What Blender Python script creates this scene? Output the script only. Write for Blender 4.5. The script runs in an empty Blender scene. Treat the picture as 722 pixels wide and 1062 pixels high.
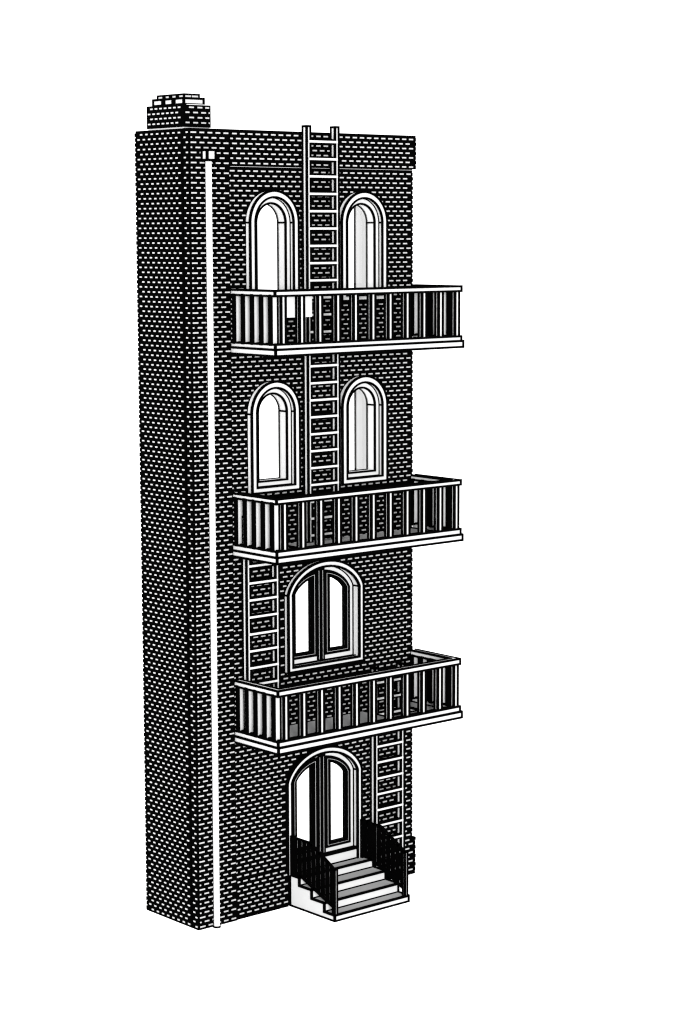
import bpy, math
from mathutils import Vector, Matrix

scene = bpy.context.scene
COL = scene.collection

# ------------------------------------------------------------------ materials
def mat(name, rgb, rough=0.9, speckle=0.0):
    m = bpy.data.materials.new(name); m.use_nodes = True
    nt = m.node_tree; nt.nodes.clear()
    out = nt.nodes.new('ShaderNodeOutputMaterial')
    b = nt.nodes.new('ShaderNodeBsdfDiffuse')
    b.inputs['Roughness'].default_value = rough
    b.inputs['Color'].default_value = (*rgb, 1)
    if speckle:
        tc = nt.nodes.new('ShaderNodeTexCoord'); n = nt.nodes.new('ShaderNodeTexNoise')
        n.inputs['Scale'].default_value = 60
        r = nt.nodes.new('ShaderNodeMapRange')
        r.inputs['To Min'].default_value = 1 - speckle; r.inputs['To Max'].default_value = 1
        mx = nt.nodes.new('ShaderNodeMix'); mx.data_type = 'RGBA'; mx.blend_type = 'MULTIPLY'
        mx.inputs['Factor'].default_value = 1
        mx.inputs['A'].default_value = (*rgb, 1)
        nt.links.new(tc.outputs['Object'], n.inputs['Vector'])
        nt.links.new(n.outputs['Fac'], r.inputs['Value'])
        nt.links.new(r.outputs['Result'], mx.inputs['B'])
        nt.links.new(mx.outputs['Result'], b.inputs['Color'])
    nt.links.new(b.outputs[0], out.inputs['Surface'])
    return m

WHITE = mat('white_plaster', (0.52, 0.52, 0.52), speckle=0.03)
BRICK = mat('white_brick_face', (0.38, 0.38, 0.38), speckle=0.05)
BLACK = mat('black_ink_edge', (0.0008, 0.0008, 0.0008))
MORTAR = mat('black_mortar', (0.0008, 0.0008, 0.0008))
GREY = mat('grey_top_shade', (0.205, 0.205, 0.205), speckle=0.03)  # shading of upward faces put into the colour of treads and floors
GROUND = mat('white_tabletop', (0.95, 0.95, 0.95))
GLASS = bpy.data.materials.new('clear_glass'); GLASS.use_nodes = True
_nt = GLASS.node_tree; _nt.nodes.clear()
_o = _nt.nodes.new('ShaderNodeOutputMaterial'); _m = _nt.nodes.new('ShaderNodeMixShader')
_t = _nt.nodes.new('ShaderNodeBsdfTransparent'); _g = _nt.nodes.new('ShaderNodeBsdfGlossy')
_g.inputs['Roughness'].default_value = 0.02
_m.inputs[0].default_value = 0.04
_nt.links.new(_t.outputs[0], _m.inputs[1]); _nt.links.new(_g.outputs[0], _m.inputs[2])
_nt.links.new(_m.outputs[0], _o.inputs['Surface'])

HW = 0.0255          # half the width of an inked edge, metres

# ------------------------------------------------------------------ mesh builder
class MB:
    def __init__(s): s.v = []; s.f = []; s.m = []; s.mats = []
    def mi(s, m):
        if m not in s.mats: s.mats.append(m)
        return s.mats.index(m)
    def quad(s, pts, m):
        n = len(s.v); s.v += [tuple(p) for p in pts]; s.f.append(tuple(range(n, n + len(pts)))); s.m.append(s.mi(m))
    def box(s, x0, x1, y0, y1, z0, z1, m, top=None):
        n = len(s.v); k = s.mi(m); t = s.mi(top) if top else k
        s.v += [(x0,y0,z0),(x1,y0,z0),(x1,y1,z0),(x0,y1,z0),(x0,y0,z1),(x1,y0,z1),(x1,y1,z1),(x0,y1,z1)]
        for f, mm in (((0,3,2,1),k),((4,5,6,7),t),((0,1,5,4),k),((1,2,6,5),k),((2,3,7,6),k),((3,0,4,7),k)):
            s.f.append(tuple(n + i for i in f)); s.m.append(mm)
    def line(s, p, q, hw=HW, m=None):
        m = m or BLACK
        p = Vector(p); q = Vector(q); d = q - p
        if d.length < 1e-6: return
        d.normalize()
        a = Vector((0,0,1)) if abs(d.z) < 0.9 else Vector((1,0,0))
        u = d.cross(a).normalized(); w = d.cross(u)
        p = p - d*hw; q = q + d*hw
        n = len(s.v); k = s.mi(m)
        for c in (p, q):
            for (i, j) in ((-1,-1),(1,-1),(1,1),(-1,1)):
                s.v.append(tuple(c + u*hw*i + w*hw*j))
        for f in ((0,1,2,3),(7,6,5,4),(0,4,5,1),(1,5,6,2),(2,6,7,3),(3,7,4,0)):
            s.f.append(tuple(n + i for i in f)); s.m.append(k)
    def path(s, pts, hw=HW, m=None):
        for a, b in zip(pts, pts[1:]): s.line(a, b, hw, m)
    def obox(s, x0, x1, y0, y1, z0, z1, m, hw=HW, top=None, skip=''):
        s.box(x0, x1, y0, y1, z0, z1, m, top)
        for y in (y0, y1):
            for z in (z0, z1): s.line((x0,y,z),(x1,y,z),hw)
        for x in (x0, x1):
            for z in (z0, z1): s.line((x,y0,z),(x,y1,z),hw)
            if 'v' not in skip:
                for y in (y0, y1): s.line((x,y,z0),(x,y,z1),hw)
    def build(s, name, parent=None, smooth=False):
        me = bpy.data.meshes.new(name); me.from_pydata(s.v, [], s.f)
        for m in s.mats: me.materials.append(m)
        me.polygons.foreach_set('material_index', s.m)
        if smooth: me.polygons.foreach_set('use_smooth', [True]*len(s.f))
        me.update()
        o = bpy.data.objects.new(name, me); COL.objects.link(o)
        if parent:
            o.parent = parent
            w = parent
            off = Vector()
            while w: off += w.location; w = w.parent
            me.transform(Matrix.Translation(-off))
        return o

def empty(name, loc, parent=None):
    o = bpy.data.objects.new(name, None); COL.objects.link(o); o.empty_display_size = 0.3
    if parent:
        o.parent = parent; off = Vector(); w = parent
        while w: off += w.location; w = w.parent
        o.location = Vector(loc) - off
    else: o.location = loc
    return o
def tag(o, label, cat=None, group=None, kind=None):
    if label: o['label'] = label
    if cat: o['category'] = cat
    if group: o['group'] = group
    if kind: o['kind'] = kind
    return o

# ------------------------------------------------------------------ arches
def arch(kind, hw, rise):
    """base arc of an opening as a dense polyline, right spring -> left spring, heights above the spring"""
    pts = []
    N = 96
    if kind == 'round':
        for i in range(N+1):
            t = math.pi*i/N; pts.append((hw*math.cos(t), hw*math.sin(t)*rise/hw))
    else:
        R = (hw*hw + rise*rise)/(2*rise)
        for i in range(N+1):
            x = hw*math.cos(math.pi*i/N)
            zs = math.sqrt(max(R*R-x*x, 0)) - (R-rise)
            ze = rise*math.sqrt(max(1-x*x/hw/hw, 0))
            pts.append((x, 0.5*zs+0.5*ze))
    return pts
def offset(pts, off):
    out = []
    for i in range(len(pts)):
        a = pts[max(i-1,0)]; b = pts[min(i+1,len(pts)-1)]
        dx, dz = b[0]-a[0], b[1]-a[1]; l = math.hypot(dx, dz)
        out.append((pts[i][0] - off*dz/l, pts[i][1] + off*dx/l))
    return out
def top_at(pts, x):
    """height of the polyline above x"""
    best = None
    for a, b in zip(pts, pts[1:]):
        if (a[0]-x)*(b[0]-x) <= 0 and abs(a[0]-b[0]) > 1e-9:
            t = (x-a[0])/(b[0]-a[0]); z = a[1]+t*(b[1]-a[1])
            if best is None or z > best: best = z
    return best if best is not None else (pts[0][1] if x > 0 else pts[-1][1])
NA = 26
class Opening:
    def __init__(s, kind, cx, hw, zs, rise):
        s.cx, s.hw, s.zs, s.base = cx, hw, zs, arch(kind, hw, rise)
    def outline(s, off, zb):
        """left foot, arc, right foot"""
        c = offset(s.base, off); w = s.hw-off
        pts = [(-w, zb)]
        for i in range(NA+1):
            x = -w*math.cos(math.pi*i/NA)
            pts.append((x, s.zs + top_at(c, x*0.9995)))
        pts.append((w, zb))
        return [(s.cx+a, b) for a, b in pts]
    def covers(s, x0, x1, z0, z1, grow, zb):
        """does the box touch the opening grown by grow"""
        c = offset(s.base, -grow); w = s.hw+grow
        if z1 < zb-grow: return False
        for x in (x0, (x0+x1)/2, x1):
            dx = x-s.cx
            if abs(dx) < w:
                if z0 < s.zs + max(top_at(c, dx), 0): return True
        return False
def ring(mb, P, Q, yp, yq, m, close=True):
    """strip between two outlines at depths yp and yq"""
    n = len(P)
    for i in range(n if close else n-1):
        j = (i+1) % n
        mb.quad([(P[i][0],yp,P[i][1]),(P[j][0],yp,P[j][1]),(Q[j][0],yq,Q[j][1]),(Q[i][0],yq,Q[i][1])], m)
def ink(mb, P, y, close=True, hw=HW):
    pts = [(a,y,b) for a,b in P]
    if close: pts.append(pts[0])
    mb.path(pts, hw)

# ------------------------------------------------------------------ measures (metres)
XL, XP, XR = 6.50, 7.595, 13.13       # outer left side, right end of the chimney pier, right end of the wall
H = 18.0
PITCH = 0.1088
FY = -0.07                            # face of the pier
WIN = []
for zs, zb in ((15.96, 14.16), (11.68, 9.88)):
    for cx in (8.782, 11.47):
        WIN.append((Opening('round', cx, 0.695, zs, 0.705), zb))
DOOR2 = (Opening('flat', 10.277, 1.148, 7.41, 0.715), 5.614)
DOOR1 = (Opening('flat', 10.277, 1.148, 2.94, 0.715), 0.757)
OPEN = WIN + [DOOR2, DOOR1]

tower = empty('brick_building', (9.8, 0.9, 0))
tag(tower, 'tall narrow black brick building front with arched openings, three balconies and a chimney', 'building')

# ------------------------------------------------------------------ bricks
DW, DH, PROUD = 0.124, 0.031, 0.010
def dash_front(mb, xc, zc, y, w=DW):
    mb.box(xc-w/2, xc+w/2, y-PROUD, y+0.01, zc-DH/2, zc+DH/2, BRICK)
def rows_front(mb, x0, x1, y, zs, anchor, from_right, holes=True, margin=0.0):
    """running-bond bricks laid from an anchor edge; zs = list of (row parity, centre height)"""
    for par, z in zs:
        cells = []
        if from_right:
            b = anchor
            if par: cells.append((b-0.11, b)); b -= 0.11
            while b > x0: cells.append((b-0.22, b)); b -= 0.22
        else:
            a = anchor
            if par: cells.append((a, a+0.11)); a += 0.11
            while a < x1: cells.append((a, a+0.22)); a += 0.22
        for a, b in cells:
            a = max(a, x0); b = min(b, x1)
            l = a+(0.048 if a > x0+1e-6 else 0.026); r = b-(0.048 if b < x1-1e-6 else 0.026)
            if r-l < 0.022: continue
            if holes:
                # cut the brick where a frame passes through it
                n = 8; free = []
                for i in range(n):
                    u0 = l+(r-l)*i/n; u1 = l+(r-l)*(i+1)/n
                    free.append(not any(o.covers(u0, u1, z-DH/2, z+DH/2, 0.012, zb) for o, zb in OPEN))
                if all(free): pass
                elif not any(free): continue
                else:
                    best = (0,0); i = 0
                    while i < n:
                        if free[i]:
                            j = i
                            while j < n and free[j]: j += 1
                            if j-i > best[1]-best[0]: best = (i,j)
                            i = j
                        else: i += 1
                    l, r = l+(r-l)*best[0]/n, l+(r-l)*best[1]/n
                    if r-l < 0.035: continue
            mb.box(l, r, y-PROUD, y+0.01, z-DH/2, z+DH/2, BRICK)

# chimney pier (left) : solid stack with its own corner strip and side face
p = MB()
p.box(XL, XP, 0.19, 1.93, 0, H-0.004, MORTAR)
p.box(XL, XP, FY, 0.16, 0, H, MORTAR)
p.box(XL+0.02, XP-0.01, 0.15, 0.20, 0, H-0.02, MORTAR)
rows = [(i % 2, 17.908-PITCH*i) for i in range(165)]
rows_front(p, XL+0.015, XP, FY, rows, 6.515, False, holes=False)
for par, z in rows:
    for k in range(8):
        y = (0.388 if par else 0.287) + 0.2023*k
        p.box(XL-PROUD, XL+0.01, y-0.039, y+0.039, z-DH/2, z+DH/2, BRICK)
    y = 0.082 if par else 0.004
    p.box(XL-PROUD, XL+0.01, y-0.034, y+0.034, z-DH/2, z+DH/2, BRICK)
    # toothed back edge
    p.box(XL-0.012, XL+0.2, 1.925, 1.942 if par else 1.955, z-0.04, z+0.04, MORTAR)
p.line((XL,FY,0.012),(XP,FY,0.012),0.014); p.line((XL,FY,0.012),(XL,1.93,0.012),0.014)
p.build('chimney_pier', tower)

# main front wall, hollow behind, with holes for the openings
w = MB()
def wall_with_holes(mb, x0, x1, z0, z1, y0, y1):
    """front/back skins cut round the openings by vertical columns"""
    xs = set([x0, x1])
    for o, zb in OPEN:
        for a, b in o.outline(0.05, zb): xs.add(round(a, 4))
    xs = sorted(x for x in xs if x0 <= x <= x1)
    for a, b in zip(xs, xs[1:]):
        if b-a < 1e-5: continue
        xm = (a+b)/2
        gaps = []
        for o, zb in OPEN:
            dx = xm-o.cx; c = offset(o.base, 0.05)
            if abs(dx) < o.hw-0.05:
                za = o.zs+top_at(c, a-o.cx); zc = o.zs+top_at(c, b-o.cx)
                gaps.append((zb+0.05, za, zc))
        gaps.sort()
        lo = (z0, z0)
        segs = []
        for g0, ga, gb in gaps:
            segs.append((lo, (g0, g0))); lo = (ga, gb)
        segs.append((lo, (z1, z1)))
        for (la, lb), (ha, hb) in segs:
            mb.quad([(a,y0,la),(b,y0,lb),(b,y0,hb),(a,y0,ha)], MORTAR)
            mb.quad([(b,y1,lb),(a,y1,la),(a,y1,ha),(b,y1,hb)], WHITE)
    mb.quad([(x1,y0,z0),(x1,y1,z0),(x1,y1,z1),(x1,y0,z1)], MORTAR)
    mb.quad([(x0,y0,z1),(x1,y0,z1),(x1,y1,z1),(x0,y1,z1)], MORTAR)
wall_with_holes(w, XP, XR, 0, H-0.01, 0.0, 0.20)
nrow = int((17.099-0.95)/PITCH)+1
rows_front(w, XP+0.01, XR, 0.0, [(j % 2, 17.099-PITCH*j) for j in range(nrow)], 13.115, True)
for j in range(nrow):
    z = 17.099-PITCH*j
    w.box(13.118, XR+(0.018 if j % 2 else 0.006), -0.012, 0.1, z-0.04, z+0.04, MORTAR)
w.build('front_wall', tower)

# right hand side wall: dark brick outside, pale inside
r = MB()
r.box(12.93, 12.95, 0.203, 1.85, 0, H-0.02, WHITE)
r.box(12.952, XR-0.004, 0.203, 1.85, 0, H-0.02, MORTAR)
r.line((12.935,1.85,0),(12.935,1.85,H-0.03))
for i in range(164):
    z = 17.85-PITCH*i
    for k in range(8):
        y = (0.40 if i % 2 else 0.30)+0.2023*k
        if y < 1.85: r.box(XR-0.02, XR+0.008, y-0.039, y+0.039, z-DH/2, z+DH/2, BRICK)
r.build('side_wall', tower)

# parapet band and plinth
b = MB()
b.box(XP+0.004, 13.19, -0.055, 0.18, 17.215, H, MORTAR)
prow = [(i % 2, 17.908-0.1073*i) for i in range(7)]
rows_front(b, XP+0.02, 13.19, -0.055, prow, 13.145, True, holes=False)
for par, z in prow:
    b.box(13.17, 13.205 if par else 13.195, -0.062, 0.15, z-0.04, z+0.04, MORTAR)
b.line((XP+0.05, -0.045, 17.192), (13.12, -0.045, 17.192), 0.0025, WHITE)
b.build('parapet', tower)
b = MB(); b.box(XP+0.004, 9.15, -0.055, 0.10, 0, 0.905, MORTAR)
zz = [((nrow+i) % 2, 17.099-PITCH*(nrow+i)) for i in range(8)]
rows_front(b, XP+0.02, 9.15, -0.055, zz, 13.145-0.22*18, True, holes=False)
b.build('plinth', tower)
b = MB(); b.box(11.40, 13.19, -0.055, 0.10, 0, 0.905, MORTAR)
rows_front(b, 11.45, 13.19, -0.055, zz, 13.145, True, holes=False)
for par, z in zz:
    b.box(13.17, 13.21 if par else 13.197, -0.062, 0.15, z-0.04, z+0.04, MORTAR)
b.build('plinth', tower)

# chimney top with two stepped tiers
c = MB()
c.box(6.63, 7.34, 0.30, 1.62, 17.99, 18.04, WHITE)
c.box(6.61, 7.36, 0.275, 1.645, 18.035, 18.53, MORTAR)
for i in range(4):
    z = 18.462-0.110*i
    for k in range(7):
        y = (0.51 if i % 2 else 0.42)+0.172*k
        c.box(6.61-PROUD, 6.62, y-0.043, y+0.043, z-DH/2, z+DH/2, BRICK)
    for x in ((6.72, 6.94, 7.16, 7.315) if i % 2 else (6.83, 7.06, 7.26)):
        wd = 0.03 if x > 7.3 else (0.10 if x < 6.75 or x > 7.2 else DW)
        c.box(x-wd/2, x+wd/2, 0.275-PROUD, 0.285, z-DH/2, z+DH/2, BRICK)
    c.box(6.62, 7.372, 0.29, 1.657, z-0.04, z+0.04, MORTAR)
c.line((6.70, 0.262, 18.522), (7.33, 0.262, 18.522), 0.006, WHITE)
c.build('chimney', tower)
chim = c
t = MB()
t.obox(6.69, 7.225, 0.36, 1.486, 18.53, 18.66, WHITE)
for y in (0.72, 1.10):
    t.box(6.662, 6.70, y-0.065, y+0.065, 18.54, 18.675, BLACK)
    t.box(6.67, 7.23, y-0.05, y+0.05, 18.655, 18.672, BLACK)
t.box(6.73, 7.19, 0.42, 1.43, 18.655, 18.67, BLACK)
t.obox(6.76, 7.16, 0.44, 1.414, 18.665, 18.75, WHITE, hw=0.02)
for y in (0.67, 0.92, 1.17):
    t.box(6.735, 6.77, y-0.05, y+0.05, 18.665, 18.765, BLACK)
t.box(6.945, 6.96, 0.425, 0.45, 18.67, 18.76, BLACK)
t.box(6.78, 7.14, 0.46, 1.39, 18.74, 18.756, BLACK)
t.build('chimney_cap', bpy.data.objects['chimney'])

# ------------------------------------------------------------------ windows
def tick(mb, x, z, y0, y1): mb.line((x,y0,z),(x,y1,z), 0.02)
for n, (o, zb) in enumerate(WIN):
    root = empty('window', (o.cx, 0, zb), tower)
    f = MB()
    A = o.outline(0, zb); B = o.outline(0.138, zb+0.12); Cc = o.outline(0.272, zb+0.24)
    yA, yB, yC = -0.17, -0.045, 0.225
    ring(f, A, A, 0.0, yA, WHITE); ring(f, A, B, yA, yA, WHITE)
    ring(f, B, B, yA, yB, WHITE); ring(f, B, Cc, yB, yB, WHITE)
    ring(f, Cc, Cc, yB, yC, WHITE); ring(f, Cc, A, yC, yC, WHITE)
    for P, y in ((A,yA),(B,yA),(B,yB),(Cc,yB),(Cc,yC)): ink(f, P, y, True, 0.024 if P is A else 0.0215)
    ink(f, A, -0.012, True, 0.010)
    for P, y0, y1 in ((A,-0.01,yA),(B,yA,yB),(Cc,yB,yC)):
        w_ = (P[-1][0]-P[0][0])/2
        for sg in (-1, 1): tick(f, o.cx+sg*w_, o.zs, y0, y1)
    f.build('frame', root)
    g = MB(); P = o.outline(0.272, zb+0.24)
    g.quad([(a, 0.16, b_) for a, b_ in P][::-1], GLASS); g.build('pane', root)

# ------------------------------------------------------------------ double doors
def half(o, s, xa, xb, zb, off, n=20):
    c_ = offset(o.base, off)
    pts = [(xa, zb), (xb, zb)]
    for i in range(n+1):
        x = xb+(xa-xb)*i/n
        pts.append((x, o.zs+top_at(c_, x*0.9995)))
    return [(o.cx+s*a, b_) for a, b_ in pts]
def lerp(P, Q, t_): return [(a[0]+(b_[0]-a[0])*t_, a[1]+(b_[1]-a[1])*t_) for a, b_ in zip(P, Q)]
def door(o, zb, yA, sill, name, label):
    root = empty(name, (o.cx, 0, zb), tower); root['label'] = label
    f = MB(); yD = 0.08
    closed = sill is None
    A = o.outline(0, zb); B = o.outline(0.125, zb+0.105 if closed else zb)
    ring(f, A, A, 0.0, yA, WHITE, closed); ring(f, A, B, yA, yA, WHITE, closed)
    ring(f, B, B, yA, yD+0.05, WHITE, closed)
    for P, y in ((A,yA),(B,yA),(B,yD)): ink(f, P, y, closed)
    ink(f, A, -0.012, closed, 0.010)
    for P, y0, y1 in ((A,-0.01,yA),(B,yA,yD)):
        w_ = (P[-1][0]-P[0][0])/2; zt = P[1][1]
        for sg in (-1, 1): tick(f, o.cx+sg*w_, zt, y0, y1)
    f.build('frame', root)
    leaf_z = zb+0.105
    if not closed:
        leaf_z = sill
        q = MB(); q.obox(o.cx-1.02, o.cx+1.02, -0.05, 0.12, zb+0.004, sill-0.005, WHITE)
        q.line((o.cx-1.0,-0.02,sill+0.02),(o.cx+1.0,-0.02,sill+0.02),0.02)
        q.build('threshold', root)
    else:
        q = MB(); q.box(o.cx-1.02, o.cx+1.02, yA+0.02, 0.1, leaf_z-0.01, leaf_z+0.003, WHITE)
        q.line((o.cx-1.0,-0.02,leaf_z+0.02),(o.cx+1.0,-0.02,leaf_z+0.02),0.014)
        q.build('threshold', root)
    for s in (-1, 1):
        L0 = half(o, s, 0.0, 1.022, leaf_z, 0.126)
        L1 = half(o, s, 0.10, 0.90, leaf_z+0.135, 0.25)
        L2 = half(o, s, 0.305, 0.742, leaf_z+0.262, 0.395)
        Lm = lerp(L1, L2, 0.42); Ln = lerp(L1, L2, 0.455)
        d = MB()
        ring(d, L0, L1, yD, yD, WHITE)
        ring(d, L0, L0, yD, yD+0.08, WHITE); ring(d, L0, L2, yD+0.08, yD+0.08, WHITE)
        ring(d, L2, L2, yD, yD+0.08, BLACK)
        d.path([(a, yD, b_) for a, b_ in L0[:2]], HW)
        leaf = d.build('door_leaf', root)
        mo = MB()
        ring(mo, L1, L1, yD-0.03, yD, BLACK); ring(mo, L1, Lm, yD-0.03, yD-0.03, BLACK)
        ring(mo, Lm, Ln, yD-0.03, yD-0.03, WHITE); ring(mo, Ln, L2, yD-0.03, yD-0.005, BLACK)
        ink(mo, L1, yD-0.01, True, 0.013)
        mo.build('moulding', root)
        g = MB(); g.quad([(a, yD+0.04, b_) for a, b_ in L2][::-s], GLASS); g.build('pane', root)
    a = MB()
    zt = o.zs + top_at(offset(o.base, 0.126), 0.0)
    a.box(o.cx-0.11, o.cx+0.095, 0.02, yD+0.02, leaf_z, zt, BLACK)
    for x in (-0.085, 0.03): a.box(o.cx+x, o.cx+x+0.004, 0.014, 0.03, leaf_z+0.05, zt-0.12, WHITE)
    a.build('astragal', root)
    return root
door(*DOOR2, -0.15, None, 'double_door', 'arched double door opening onto the lowest balcony')
door(*DOOR1, -0.07, 1.02, 'double_door', 'arched entrance double door at the top of the steps')

# ------------------------------------------------------------------ balconies
BX0, BX1, BD = 7.657, 13.25, 1.567
def balcony(zsb, zst, zlt, zrb, zrt, hole, label, panel=False):
    root = empty('balcony', ((BX0+BX1)/2, -BD/2, zsb), tower); root['label'] = label
    s0, s1, sd = BX0-0.01, BX1+0.045, BD+0.02
    hx0, hx1, hy0, hy1 = hole
    f = MB()
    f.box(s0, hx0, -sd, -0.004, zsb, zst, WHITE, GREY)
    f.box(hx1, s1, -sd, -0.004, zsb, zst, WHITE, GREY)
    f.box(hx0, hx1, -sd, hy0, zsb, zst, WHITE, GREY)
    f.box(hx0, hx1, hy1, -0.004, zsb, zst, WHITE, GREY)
    for z in (zsb, zst):
        f.path([(s0,-0.01,z),(s0,-sd,z),(s1,-sd,z),(s1,-0.01,z)])
        f.path([(hx0,hy0,z),(hx1,hy0,z),(hx1,hy1,z),(hx0,hy1,z),(hx0,hy0,z)])
    for x, y in ((s0,-sd),(s1,-sd),(s1,-0.01)): f.line((x,y,zsb),(x,y,zst))
    f.build('floor_slab', root)
    def frame_run(mb, z0, z1, wd):
        mb.box(BX0, BX0+wd, -BD, -0.004, z0, z1, WHITE)
        mb.box(BX1-wd, BX1, -BD, -0.004, z0, z1, WHITE)
        mb.box(BX0+wd, BX1-wd, -BD, -BD+wd, z0, z1, WHITE)
        for z in (z0, z1):
            mb.path([(BX0,-0.01,z),(BX0,-BD,z),(BX1,-BD,z),(BX1,-0.01,z)], 0.0235)
            mb.path([(BX0+wd,-0.01,z),(BX0+wd,-BD+wd,z),(BX1-wd,-BD+wd,z),(BX1-wd,-0.01,z)])
        for x, y in ((BX0,-BD),(BX1,-BD),(BX1-wd,-BD+wd),(BX0+wd,-BD+wd)): mb.line((x,y,z0),(x,y,z1))
    k = MB(); frame_run(k, zst+0.004, zlt, 0.11); k.build('kerb', root)
    t_ = MB(); frame_run(t_, zrb, zrt, 0.15); t_.build('top_rail', root)
    za, zb_ = zlt-0.01, zrb+0.01
    for i in range(11):
        x = 7.85+0.5235*i
        m = MB(); m.obox(x-0.005, x+0.117, -BD+0.03, -BD+0.13, za, zb_, WHITE, hw=0.0265); m.build('baluster', root)
    for x in (BX0+0.015, BX1-0.20):
        for i in range(5):
            y = -1.42+0.325*i
            m = MB(); m.obox(x, x+0.185, y, y+0.05, za, zb_, WHITE, hw=0.0225); m.build('baluster', root)
    if panel:
        m = MB(); m.box(8.0, 8.84, -1.40, -1.385, 13.885, 14.34, WHITE); m.build('panel', root)
    return root
balcony(13.062, 13.201, 13.311, 14.368, 14.478, (9.60, 10.70, -0.85, -0.06), 'topmost balcony, level with the foot of the top windows', True)
balcony(8.482, 8.617, 8.749, 9.81, 9.914, (7.95, 8.97, -0.80, -0.06), 'middle balcony below the lower pair of windows')
balcony(4.182, 4.325, 4.455, 5.491, 5.614, (11.54, 12.66, -0.85, -0.06), 'lowest balcony above the entrance')

# ------------------------------------------------------------------ downpipe
dp = empty('downpipe', (6.93, -0.19, 0), tower)
m = MB(); n = 20
for i in range(n):
    a0, a1 = 2*math.pi*i/n, 2*math.pi*(i+1)/n
    q = lambda a, z: (6.93+0.067*math.cos(a), -0.19+0.067*math.sin(a), z)
    m.quad([q(a0,0.02), q(a1,0.02), q(a1,17.33), q(a0,17.33)], WHITE)
    m.line(q(a0,0.03), q(a1,0.03), 0.018)
m.build('pipe', dp, smooth=False)
m = MB(); m.obox(6.815, 7.035, -0.30, -0.12, 17.31, 17.525, WHITE); m.build('hopper', dp)

# ------------------------------------------------------------------ ladders
def ladder(x0, x1, z0, z1, first, label):
    root = empty('ladder', ((x0+x1)/2, -0.185, z0))
    tag(root, label, 'ladder', 'white ladders fixed up the brick front')
    for x in (x0, x1-0.10):
        m_ = MB(); m_.obox(x, x+0.10, -0.25, -0.115, z0, z1, WHITE, hw=0.0235); m_.build('side_rail', root)
    z = first
    while z > z0+0.15:
        m_ = MB(); m_.box(x0+0.045, x1-0.045, -0.2795, -0.20, z-0.025, z+0.025, WHITE)
        for dz in (-0.045, 0.045):
            m_.box(x0+0.10, x1-0.10, -0.2805, -0.205, z+dz-0.021, z+dz+0.021, BLACK)
        m_.build('rung', root)
        z -= 0.391
    return root
ladder(9.67, 10.61, 8.617, 18.12, 17.78, 'tallest white ladder, between the paired arched windows and rising past the roof')
ladder(7.83, 8.77, 4.325, 9.38, 9.033, 'white ladder beside the arched double door, left of it, between lowest and middle balconies')
ladder(11.70, 12.64, 0.0, 5.38, 5.03, 'white ladder standing on the ground right of the entrance steps')

# ------------------------------------------------------------------ entrance steps
SX0, SX1 = 9.214, 11.506
st = empty('entrance_steps', ((SX0+SX1)/2, -0.83, 0))
tag(st, 'white entrance stairs with treads shaded grey and black side railings below the lower double door', 'steps')
prof = [(-1.658, 0.0, 0.155), (-1.288, 0.155, 0.36), (-0.83, 0.36, 0.565), (-0.383, 0.565, 0.757)]
for y, z0, z1 in prof:
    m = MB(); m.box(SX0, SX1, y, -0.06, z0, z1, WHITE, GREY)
    for x in (SX0, SX1): m.line((x,y,z0),(x,y,z1))
    m.line((SX0,y,z1),(SX1,y,z1)); m.line((SX0+0.03,y-0.002,z0),(SX1-0.03,y-0.002,z0))
    nxt = {0.155:-1.288, 0.36:-0.83, 0.565:-0.383, 0.757:-0.06}[z1]
    for x in (SX0, SX1): m.line((x,y,z1),(x,nxt,z1))
    if z0 == 0:
        m.line((SX0,y,0.016),(SX0,-0.06,0.016)); m.line((SX0,y,0.016),(SX1,y,0.016)); m.line((SX0,-0.06,0),(SX0,-0.06,0.757)); 
    m.build('step', st)
def top_z(y): return 1.665 if y > -0.78 else 1.665-(-0.78-y)*0.52
def bot_z(y): return 0.80 if y > -0.40 else 0.80-(-0.40-y)*0.40
for xc in (SX0+0.03, SX1-0.08):
    root = empty('railing', (xc, -0.83, 0.155), st)
    m = MB()
    ys = [-0.06, -0.3, -0.55, -0.74, -0.82, -1.1, -1.4, -1.62]
    m.path([(xc, y, top_z(y)) for y in ys], 0.028); m.build('handrail', root)
    m = MB(); m.path([(xc, y, bot_z(y)) for y in [-0.06, -0.38, -0.44, -0.9, -1.62]], 0.028); m.build('bottom_rail', root)
    for y, z0, z1 in ((-0.10, 0.76, 1.69), (-1.63, 0.157, 1.235)):
        m = MB(); m.obox(xc-0.034, xc+0.034, y-0.034, y+0.034, z0, z1, WHITE, hw=0.0215); m.build('post', root)
    y = -0.20
    while y > -1.58:
        m = MB(); m.box(xc-0.008, xc+0.008, y-0.0725, y+0.0725, bot_z(y)-0.02, top_z(y)-0.005, BLACK)
        m.build('baluster', root); y -= 0.166

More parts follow.
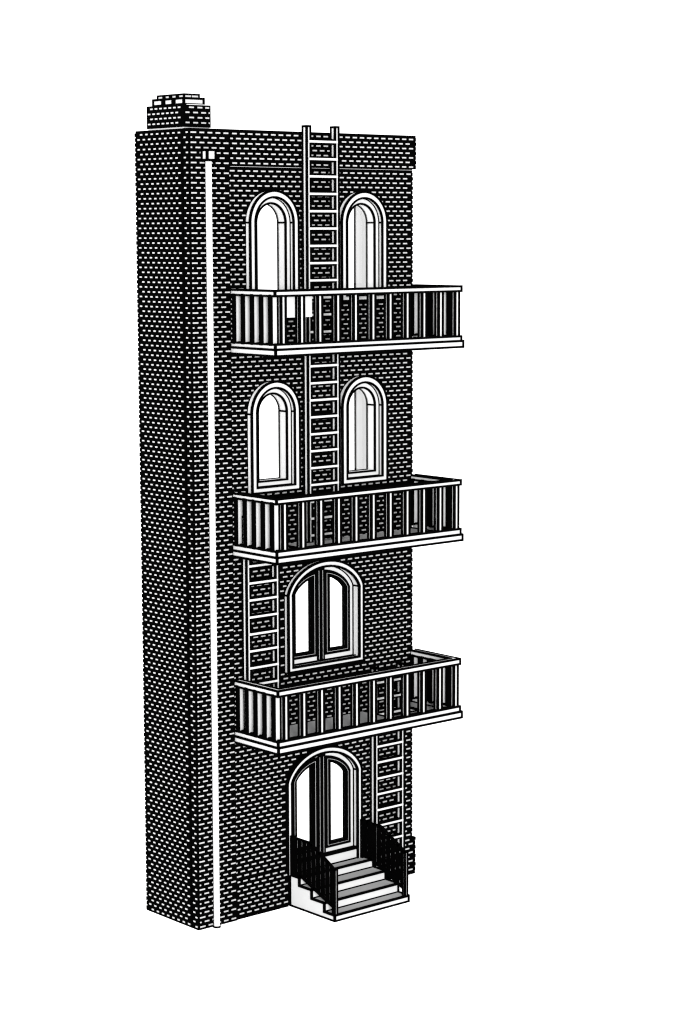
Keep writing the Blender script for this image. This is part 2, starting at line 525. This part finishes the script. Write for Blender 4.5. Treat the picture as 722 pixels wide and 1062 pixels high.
# ------------------------------------------------------------------ ground
g = MB(); g.quad([(-400,-400,0),(400,-400,0),(400,400,0),(-400,400,0)], GROUND)
tag(g.build('ground'), None, None, None, 'structure')

# ------------------------------------------------------------------ light: an even white surround and added lamps
wd = bpy.data.worlds.new('World'); scene.world = wd; wd.use_nodes = True
bg = wd.node_tree.nodes['Background']
bg.inputs['Color'].default_value = (1, 1, 1, 1); bg.inputs['Strength'].default_value = 1.9
def added_lamp(name, direction, dist, size, power):
    ld = bpy.data.lights.new(name, 'AREA'); ld.shape = 'SQUARE'; ld.size = size; ld.energy = power
    o = bpy.data.objects.new(name, ld); COL.objects.link(o)
    v = Vector(direction).normalized(); o.location = Vector((10, 0, 9)) + v*dist
    o.rotation_euler = v.to_track_quat('Z', 'Y').to_euler()
    return o
added_lamp('added_key', (-0.50, -0.86, 0.12), 70, 14, 3.1*math.pi*70*70)  # added unseen lamp, lifts the front and left faces
added_lamp('added_rear_fill', (-0.62, 0.78, 0.10), 70, 14, 4.6*math.pi*70*70)  # added unseen lamp behind the open back, brightens the inner side wall

# ------------------------------------------------------------------ camera
yaw, pitch, roll, f_px = 0.7116, -0.1287, -0.0031, 2251.0
d = Vector((math.sin(yaw)*math.cos(pitch), math.cos(yaw)*math.cos(pitch), math.sin(pitch)))
rt = Vector((math.cos(yaw), -math.sin(yaw), 0)); up = rt.cross(d)
r2 = rt*math.cos(roll)+up*math.sin(roll); u2 = up*math.cos(roll)-rt*math.sin(roll)
cd = bpy.data.cameras.new('Camera'); cam = bpy.data.objects.new('Camera', cd); COL.objects.link(cam)
M = Matrix((r2, u2, -d)).transposed().to_4x4(); M.translation = Vector((-22.0879, -38.4669, 15.7652))
cam.matrix_world = M
cd.sensor_fit = 'VERTICAL'; cd.sensor_height = 24.0; cd.lens = f_px/1062*24.0
cd.clip_start = 0.5; cd.clip_end = 3000
scene.camera = cam
scene.view_settings.view_transform = 'Standard'; scene.view_settings.look = 'None'
scene.view_settings.exposure = 0; scene.view_settings.gamma = 1
scene.cycles.filter_width = 1.2
scene.cycles.max_bounces = 6; scene.cycles.transparent_max_bounces = 12
